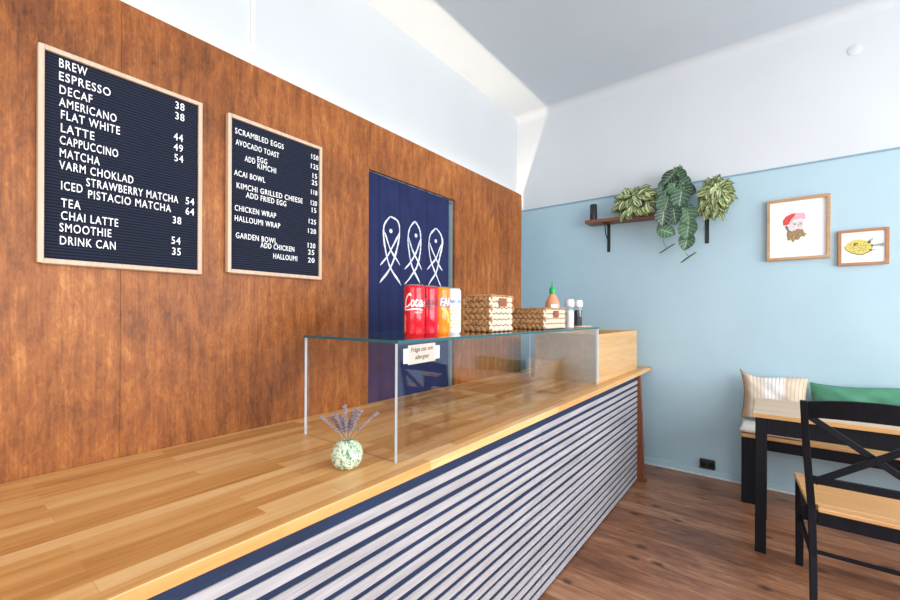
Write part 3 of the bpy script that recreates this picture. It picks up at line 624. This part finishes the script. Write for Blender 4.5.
def leaf(mb, base, direc, nrm, L, wd, curl=.18, fold=.10, heart=True):
    T = Vector(direc).normalized(); Nn = Vector(nrm); Nn = (Nn - T * Nn.dot(T)).normalized(); B = T.cross(Nn)
    nt_, nu = 8, 4; v = []; f = []; uv = []
    for j in range(nt_ + 1):
        t = j / nt_
        w = wd * (math.sin(PI * (.10 + .90 * t)) ** .75 * (1.08 - .28 * t) if heart else math.sin(PI * (.06 + .94 * t)) ** .9 * (1.05 - .25 * t))
        for i in range(2 * nu + 1):
            u = (i - nu) / nu; back = (-.12 * L * abs(u) ** 1.5 * (1 - t) ** 3) if heart else 0
            p = Vector(base) + T * (t * L + back) + B * (u * w / 2) + Nn * (-curl * L * t * t + fold * wd * abs(u) - .25 * fold * wd)
            v.append(p); uv.append((i / (2 * nu), t))
    for j in range(nt_):
        for i in range(2 * nu): q = j * (2 * nu + 1) + i; f.append((q, q + 1, q + 2 * nu + 2, q + 2 * nu + 1))
    b = [Vector(p) - Nn * .0012 for p in v]; n = len(v)
    mb.add(v, f, 0, uv); mb.add(b, [tuple(reversed(q)) for q in f], 0, uv)
def pot(t, c, r, h):
    MB().lathe([(r * .72, .0), (r * .76, .003), (r * .98, h - .012), (r, h - .010), (r, h), (r - .006, h), (r - .010, h - .02), (.0, h - .02)], c, 32).build('pot', M['pot'], t, smooth=True)
    MB().lathe([(.0, h - .019), (r - .012, h - .019), (r - .014, h - .012), (.0, h - .008)], c, 24).build('soil', M['soil'], t, smooth=True)
# large dark trailing plant
c = (-.602, 3.708, sz1 + zo(-.61) + .001)
pl = thing('trailing_plant', 'trailing houseplant with large dark veined leaves in the middle of the wall shelf', 'plant', c); pot(pl, c, .066, .12)
lv = MB(); st = MB(); random.seed(3)
# leaf centre (x, z), depth y, pointing angle (degrees, 0 = +x, 270 = down), length
LV = [(-.616, 2.394, 3.66, 200, .13), (-.659, 2.341, 3.62, 225, .15), (-.575, 2.340, 3.63, 300, .15), (-.697, 2.300, 3.62, 235, .14), (-.678, 2.234, 3.60, 268, .16), (-.625, 2.290, 3.58, 250, .14), (-.600, 2.240, 3.57, 285, .15), (-.544, 2.280, 3.60, 315, .15), (-.515, 2.235, 3.62, 330, .13), (-.535, 2.215, 3.58, 290, .15), (-.565, 2.150, 3.55, 262, .18),
      (-.668, 2.125, 3.55, 258, .19), (-.683, 2.025, 3.57, 265, .16), (-.605, 2.030, 3.55, 275, .17), (-.515, 2.020, 3.57, 280, .18), (-.655, 1.925, 3.57, 335, .15), (-.519, 1.915, 3.56, 262, .18), (-.532, 1.830, 3.58, 258, .15), (-.640, 2.36, 3.68, 250, .12), (-.59, 2.37, 3.71, 320, .12), (-.70, 1.945, 3.58, 250, .11), (-.56, 2.09, 3.60, 300, .13), (-.645, 2.18, 3.62, 240, .13)]
for x, z, y, ang, L in LV:
    x += .016; z -= .012
    a_ = math.radians(ang); d = Vector((math.cos(a_), -.10, math.sin(a_))); nrm = Vector((random.uniform(-.55, .45) - .1, -1, .35 + random.uniform(-.3, .35))); y += random.uniform(-.035, .02)
    cpos = Vector((x, y, z)); b = cpos - d.normalized() * L * .5; L *= .80; b = cpos - d.normalized() * L * .5; leaf(lv, b, d, nrm, L, L * 1.0, .14, .10)
    top = Vector((c[0] + (x - c[0]) * .25, 3.70, sz1 + .115)); mid = Vector((b.x * .6 + top.x * .4, min(b.y, 3.625) + .012, max(b.z + .03, min(sz1 + .16, b.z + .16))))
    st.tube(smooth_path([top, mid, b + Vector((0, .004, 0))], 5), .0028, 6)
for pts, tip, ang in (([(-.66, 3.60, 1.90), (-.672, 3.60, 1.84), (-.648, 3.60, 1.79)], (-.690, 3.60, 1.755), 32), ([(-.535, 3.59, 1.80), (-.520, 3.60, 1.74), (-.490, 3.60, 1.705)], (-.540, 3.60, 1.67), 36)):
    st.tube(smooth_path(pts, 6), .0022, 6); a_ = math.radians(ang); leaf(lv, tip, (math.cos(a_), 0, math.sin(a_)), (-.3, -.35, 1), .115, .038, .0, .25)
    st.tube([Vector(pts[-1]), Vector(tip) + Vector((.03, 0, .022))], .0016, 5)
lv.build('foliage', M['leafdark'], pl, smooth=60); st.build('stems', M['vine'], pl, smooth=True)
# two small striped plants
def bushy(label, c, r, cen, rad, seed, n):
    t = thing('trailing_plant', label, 'plant', c); pot(t, c, r, .10); random.seed(seed); lv = MB(); st = MB(); cen = Vector(cen)
    for i in range(n):
        th_ = random.uniform(0, 2 * PI); ph = math.acos(random.uniform(-.95, 1)); k = random.uniform(.55, 1.0)
        o = Vector((math.sin(ph) * math.cos(th_) * rad[0], math.sin(ph) * math.sin(th_) * rad[1], math.cos(ph) * rad[2])) * k
        if o.y > 0: o.y *= .45
        p = cen + o; a_ = math.atan2(o.z - .05, o.x) + random.uniform(-.9, .9)
        d = Vector((math.cos(a_), random.uniform(-.45, .1), math.sin(a_) - .35)); nrm = Vector((o.x * 3 + random.uniform(-.6, .6), -1, .45 + random.uniform(-.6, .6)))
        if p.z < c[2] + .03 and p.y > sy0 - .02: p.y = sy0 - .03 - random.random() * .03
        L = random.uniform(.058, .088); leaf(lv, p - d.normalized() * L * .4, d, nrm, L, L * .62, .22, .16, False)
        if i % 3 == 0: st.tube(smooth_path([Vector((c[0], c[1], c[2] + .09)), Vector((c[0] + o.x * .5, min(c[1] + o.y * .6, 3.7), max(c[2] + .12, p.z + .02))), p], 4), .0018, 5)
    lv.build('foliage', M['leafpale'], t, smooth=60); st.build('stems', M['vine'], t, smooth=True)
bushy('pale striped trailing plant nearer the black speaker on the wall shelf', (-.900, 3.708, sz1 + zo(-.9) + .001), .055, (-.892, 3.655, 2.195), (.190, .09, .128), 5, 185)
bushy('pale striped trailing plant nearer the framed pictures on the wall shelf', (-.395, 3.708, sz1 + zo(-.38) + .002), .055, (-.330, 3.655, 2.140), (.100, .09, .165), 9, 175)

# ------------------------------------------------------------------ framed pictures
def picture(name, label, x0, x1, z0, z1, w, d, fm, parts):
    t = thing(name, label, 'picture', ((x0 + x1) / 2, WB, z0)); yb = WB - .001
    m = MB().box(x0, x0 + w, yb - d, yb, z0, z1).box(x1 - w, x1, yb - d, yb, z0, z1).box(x0 + w, x1 - w, yb - d, yb, z0, z0 + w).box(x0 + w, x1 - w, yb - d, yb, z1 - w, z1)
    m.build('frame', fm, t, bevel=.0015)
    mt = MB().box(x0 + w - .001, x1 - w + .001, yb - .012, yb - .002, z0 + w - .001, z1 - w + .001).build('mount', M['mat'], t)
    for nm, layers in parts:
        mb = MB(); mats = []
        for i, (mat, poly, lay) in enumerate(layers):
            if M[mat] not in mats: mats.append(M[mat])
            mb.prism([(px_, yb - .0122 - lay * .0004, pz) for px_, pz in poly], (0, -.0004, 0), mats.index(M[mat]))
        mb.build(nm, mats, mt)
def oval(cx_, cz, rx, rz, n=12, rot=0): return [(cx_ + rx * math.cos(2 * PI * k / n) * math.cos(rot) - rz * math.sin(2 * PI * k / n) * math.sin(rot), cz + rx * math.cos(2 * PI * k / n) * math.sin(rot) + rz * math.sin(2 * PI * k / n) * math.cos(rot)) for k in range(n)]
def stroke(p, q, w): p, q = Vector((p[0], p[1])), Vector((q[0], q[1])); d = (q - p).normalized(); n = Vector((-d.y, d.x)) * w / 2; return [tuple(p + n), tuple(q + n), tuple(q - n), tuple(p - n)]
head = [('dpink', [(0.113, 1.967), (0.136, 1.983), (0.176, 1.981), (0.188, 1.96), (0.184, 1.933), (0.163, 1.939), (0.123, 1.934), (0.106, 1.917)], 0), ('dskin', [(0.099, 1.915), (0.123, 1.93), (0.173, 1.932), (0.176, 1.908), (0.17, 1.867), (0.15, 1.852), (0.113, 1.861), (0.093, 1.885)], 0),
        ('dred', [(0.065, 1.902), (0.063, 1.938), (0.079, 1.965), (0.113, 1.982), (0.136, 1.983), (0.13, 1.969), (0.111, 1.943), (0.096, 1.907)], 1), ('dbeard', [(0.089, 1.881), (0.113, 1.856), (0.133, 1.864), (0.157, 1.862), (0.17, 1.871), (0.177, 1.84), (0.193, 1.834), (0.182, 1.813), (0.164, 1.817), (0.15, 1.795), (0.13, 1.797), (0.122, 1.776), (0.107, 1.795), (0.093, 1.793), (0.084, 1.833), (0.088, 1.859)], 1),
        ('dgrey', oval(.128, 1.902, .008, .0035), 2), ('dgrey', oval(.160, 1.904, .008, .0035), 2), ('dgrey', stroke((.118, 1.912), (.138, 1.911), .003), 2), ('dgrey', stroke((.152, 1.914), (.170, 1.913), .003), 2), ('dgrey', stroke((.147, 1.905), (.152, 1.882), .0025), 2), ('dred', oval(.148, 1.866, .012, .0035), 3), ('dgrey', [(.074, 1.893), (.086, 1.905), (.096, 1.880), (.088, 1.862)], 2)]
random.seed(21)
for k in range(26):
    p = (random.uniform(.09, .18), random.uniform(1.795, 1.858)); head.append((('dyellow', 'dgrey', 'dolive')[k % 3], oval(p[0], p[1], .005, .0025, 8, random.uniform(0, 3)), 2 + .2 * (k % 4)))
fr = [('dline', stroke(a_, b_, .0016), 0) for a_, b_ in (((.023, 2.018), (.256, 2.018)), ((.256, 2.018), (.256, 1.725)), ((.256, 1.725), (.023, 1.725)), ((.023, 1.725), (.023, 2.018)))]
picture('framed_picture', 'larger framed drawing of a bearded head in a red cap on blue wall', -.027, .313, 1.656, 2.089, .0185, .030, M['picframe'], [('drawing', head), ('ruled_border', fr)])
body = [(0.381, 1.721), (0.395, 1.743), (0.422, 1.762), (0.452, 1.766), (0.481, 1.758), (0.503, 1.743), (0.516, 1.718), (0.513, 1.69), (0.496, 1.676), (0.471, 1.663), (0.444, 1.665), (0.414, 1.678), (0.391, 1.699)]
fish = [('dtail', [(0.510, 1.721), (0.543, 1.73), (0.567, 1.731), (0.567, 1.708), (0.543, 1.71), (0.512, 1.713)], 0), ('dtail', [(0.490, 1.745), (0.503, 1.761), (0.52, 1.769), (0.518, 1.757), (0.505, 1.74)], 0), ('dtail', [(0.505, 1.688), (0.525, 1.697), (0.529, 1.689), (0.511, 1.682)], 0),
        ('dolive', [(x, z - .003) for x, z in body], .2), ('dyellow', [(x * .97 + .0135, z * .96 + .0695) for x, z in body], 1), ('dolive', oval(.437, 1.732, .012, .010), 2), ('dyellow', oval(.441, 1.729, .006, .004), 3), ('dolive', oval(.500, 1.742, .009, .010), 2), ('dolive', oval(.513, 1.718, .006, .008), 2), ('dolive', oval(.505, 1.690, .006, .005), 2)]
for k in range(40):
    an = random.uniform(0, 2 * PI); rr = math.sqrt(random.random()) * .85; fish.append(('dolive', oval(.449 + .058 * rr * math.cos(an), 1.715 + .042 * rr * math.sin(an), .0024, .0020, 7), 1.6))
picture('framed_picture', 'smaller framed picture of a spotted yellow fish on blue wall', .351, .590, 1.595, 1.829, .0175, .022, M['picframe2'], [('drawing', fish)])
# wall socket
so = thing('wall_socket', 'black double wall socket above the white skirting', 'socket', (-.388, WB, .03))
MB().box(-.440, -.337, WB - .028, WB - .0005, .064, .136).build('housing', M['black'], so, bevel=.005)
for x in (-.414, -.363):
    m = MB().lathe([(.0195, 0), (.0195, .0015), (.017, .002), (.0, .002)], n=24); m.v = [(x + a_, WB - .028 - z, .100 + b_) for a_, b_, z in m.v]
    for s in (-1, 1): m.ellipsoid((x + s * .007, WB - .0302, .100), ((.0026, 0, 0), (0, .0006, 0), (0, 0, .0026)), 8, 4)
    m.build('socket_face', M['blackwood'], so, smooth=True)

# ------------------------------------------------------------------ bench with cushions
be = thing('bench', 'long black bench with wooden seat against the blue wall', 'bench', (.7, 3.57, 0))
b0, b1, byf, byb = -.158, 1.62, 3.410, 3.740
MB().box(b0, b1, byf, byb, .443, .465).build('seat_board', M['seat'], be, bevel=.003)
MB().box(b0 + .08, b1 - .08, byf + .012, byf + .034, .372, .4425).build('apron', M['blackwood'], be, bevel=.002)
MB().box(b0 + .08, b1 - .08, byb - .034, byb - .012, .372, .4425).build('apron', M['blackwood'], be, bevel=.002)
for x in (b0 + .002, b1 - .080):
    for y in (byf + .006, byb - .066): MB().box(x, x + .078, y, y + .060, 0, .4425).build('leg', M['blackwood'], be, bevel=.003)
def pillow(name, mat, c, Uv, Vv, Wd, Ht, T, seed, wr=.004, pinch=.08, n=30, ex=.42, ear=0):
    Uv, Vv = Vector(Uv).normalized(), Vector(Vv).normalized(); Nv = Uv.cross(Vv); rng = random.Random(seed); ph = [rng.uniform(0, 6) for _ in range(8)]; mb = MB(); c = Vector(c)
    for s in (1, -1):
        v = []; f = []; uv = []
        for j in range(n + 1):
            for i in range(n + 1):
                u = -1 + 2 * i / n; w = -1 + 2 * j / n
                x = u * Wd / 2 * (1 - pinch * (1 - w * w)); y = w * Ht / 2 * (1 - pinch * (1 - u * u))
                e = max(0, (1 - u * u) * (1 - w * w)) ** ex
                rp = wr * e * (math.sin(u * 5 + w * 3 + ph[0]) + math.sin(u * -4 + w * 6 + ph[1]) + .6 * math.sin(u * 11 + w * 9 + ph[2]) + .5 * math.sin(w * 14 - u * 5 + ph[3]))
                sag = .012 * math.sin(u * 3 + ph[4]) * (1 - abs(w) * .2)
                v.append(c + Uv * x + Vv * (y + (sag * (.5 + .5 * w) if wr > .003 else 0)) + Nv * s * (T / 2 * e + rp)); uv.append((i / n, j / n))
                if ear: v[-1] += (Uv * -.5 + Vv) * ear * max(0, -u) ** 7 * max(0, w) ** 7
        for j in range(n):
            for i in range(n): q = j * (n + 1) + i; f.append((q, q + 1, q + n + 2, q + n + 1) if s > 0 else (q, q + n + 1, q + n + 2, q + 1))
        mb.add(v, f, 0, uv)
    return mb
p = pillow('c', None, (.005, 3.570, .4895), (1, 0, 0), (0, 1, 0), .345, .315, .046, 2, .0006, .01, 30, .12).build('seat_cushion', M['whitecloth'], smooth=80)
tag(p, 'white seat cushion lying on the bench under the striped cushion', 'cushion')
p = pillow('c', None, (.015, 3.655, .683), (1, -.06, -.03), (.0, .20, 1), .372, .322, .13, 6, .004, .09, ear=.030).build('striped_cushion', M['stripe'], smooth=80)
tag(p, 'beige striped linen cushion standing at the end of the bench', 'cushion')
p = pillow('c', None, (.506, 3.645, .640), (1, .0, .0), (.0, .24, 1), .60, .36, .13, 9, .011, .04).build('green_cushion', M['greencloth'], smooth=80)
tag(p, 'green cotton cushion leaning on the blue wall beside the striped cushion', 'cushion')

# ------------------------------------------------------------------ table
tb = thing('table', 'small table with bleached oak top and black legs', 'table', (.33, 3.0, 0))
t0, t1, ty0, ty1 = -.075, .740, 2.737, 3.262
MB().box(t0, t1, ty0, ty1, .719, .741).build('tabletop', [M['tabletop']], tb, bevel=.002)
MB().box(t0 - .0005, t1 + .0005, ty0 - .0015, ty0 - .0001, .7195, .7405).build('edge_band', M['edgewood'], tb)
for x in (t0 + .010, t1 - .058):
    for y in (ty0 + .006, ty1 - .054): MB().box(x, x + .048, y, y + .048, 0, .7185).build('leg', M['blackwood'], tb, bevel=.003)
for y in (ty0 + .016, ty1 - .036): MB().box(t0 + .059, t1 - .059, y, y + .020, .633, .7185).build('apron', M['blackwood'], tb, bevel=.002)
for x in (t0 + .020, t1 - .042): MB().box(x, x + .020, ty0 + .055, ty1 - .055, .633, .7185).build('apron', M['blackwood'], tb, bevel=.002)

# ------------------------------------------------------------------ chair seen from behind
ch = thing('dining_chair', 'black cross back dining chair with honey coloured wooden seat', 'chair', (.325, 2.53, 0))
xc = .325
for s in (-1, 1):
    m = MB(); P = [((xc + s * .182, 2.272, 0), .024, .028), ((xc + s * .182, 2.318, .25), .026, .030), ((xc + s * .187, 2.334, .45), .027, .032), ((xc + s * .205, 2.314, .70), .026, .030), ((xc + s * .217, 2.272, .906), .024, .026)]
    v = []; f = []
    for (p, w_, d_) in P: v += [(p[0] + i * w_ / 2, p[1] + j * d_ / 2, p[2]) for i, j in ((-1, -1), (1, -1), (1, 1), (-1, 1))]
    for q in range(len(P) - 1):
        for k in range(4): f.append((q * 4 + k, q * 4 + (k + 1) % 4, q * 4 + 4 + (k + 1) % 4, q * 4 + 4 + k))
    f += [(3, 2, 1, 0), tuple(len(P) * 4 - 4 + k for k in range(4))]
    m.add(v, f).build('back_leg', M['blackwood'], ch, bevel=.003)
    MB().bar((xc + s * .208, 2.742, 0), (xc + s * .208, 2.738, .437), .030, .030, (1, 0, 0), .036, .036).build('front_leg', M['blackwood'], ch, bevel=.003)
    MB().box(xc + s * .202 - .010, xc + s * .202 + .010, 2.358, 2.720, .375, .437).build('side_apron', M['blackwood'], ch, bevel=.002)
    MB().bar((xc + s * .187, 2.332, .255), (xc + s * .206, 2.728, .240), .014, .024).build('stretcher', M['blackwood'], ch, bevel=.002)
v = []; f = []; n = 14      # crest rail: arched top edge, bowed plan
for i in range(n + 1):
    u = -1 + 2 * i / n; x = xc + u * .205; yy = 2.270 - .020 * (1 - u * u); zt = .905 + .022 * (1 - u * u); zb = .836 + .010 * (1 - u * u); lean = .016
    v += [(x, yy + lean - .009, zb), (x, yy + lean + .009, zb), (x, yy + .009, zt), (x, yy - .009, zt)]
for i in range(n):
    for k in range(4): f.append((i * 4 + k, i * 4 + (k + 1) % 4, i * 4 + 4 + (k + 1) % 4, i * 4 + 4 + k))
f += [(3, 2, 1, 0), tuple(n * 4 + k for k in range(4))]
MB().add(v, f).build('crest_rail', M['blackwood'], ch, bevel=.002)
MB().box(xc - .182, xc + .182, 2.325, 2.343, .549, .581).build('lower_rail', M['blackwood'], ch, bevel=.003)
for s in (-1, 1): MB().bar((xc - s * .196, 2.288 + (.004 if s > 0 else -.014), .838), (xc + s * .180, 2.334 + (.002 if s > 0 else -.016), .560), .026, .014, (0, 0, 1)).build('cross_brace', M['blackwood'], ch, bevel=.002)
MB().box(xc - .170, xc + .170, 2.330, 2.350, .376, .437).build('back_apron', M['blackwood'], ch, bevel=.002)
MB().box(xc - .188, xc + .188, 2.726, 2.746, .376, .437).build('front_apron', M['blackwood'], ch, bevel=.002)
MB().box(xc - .172, xc + .172, 2.318, 2.332, .258, .272).build('stretcher', M['blackwood'], ch, bevel=.002)
m = MB().hexa([(xc - .200, 2.362, .438), (xc + .200, 2.362, .438), (xc - .232, 2.765, .438), (xc + .232, 2.765, .438), (xc - .200, 2.362, .457), (xc + .200, 2.362, .457), (xc - .232, 2.765, .457), (xc + .232, 2.765, .457)])
m.box(xc - .168, xc + .168, 2.310, 2.362, .438, .457)
m.build('seat', M['seat'], ch, bevel=.005, seg=3)
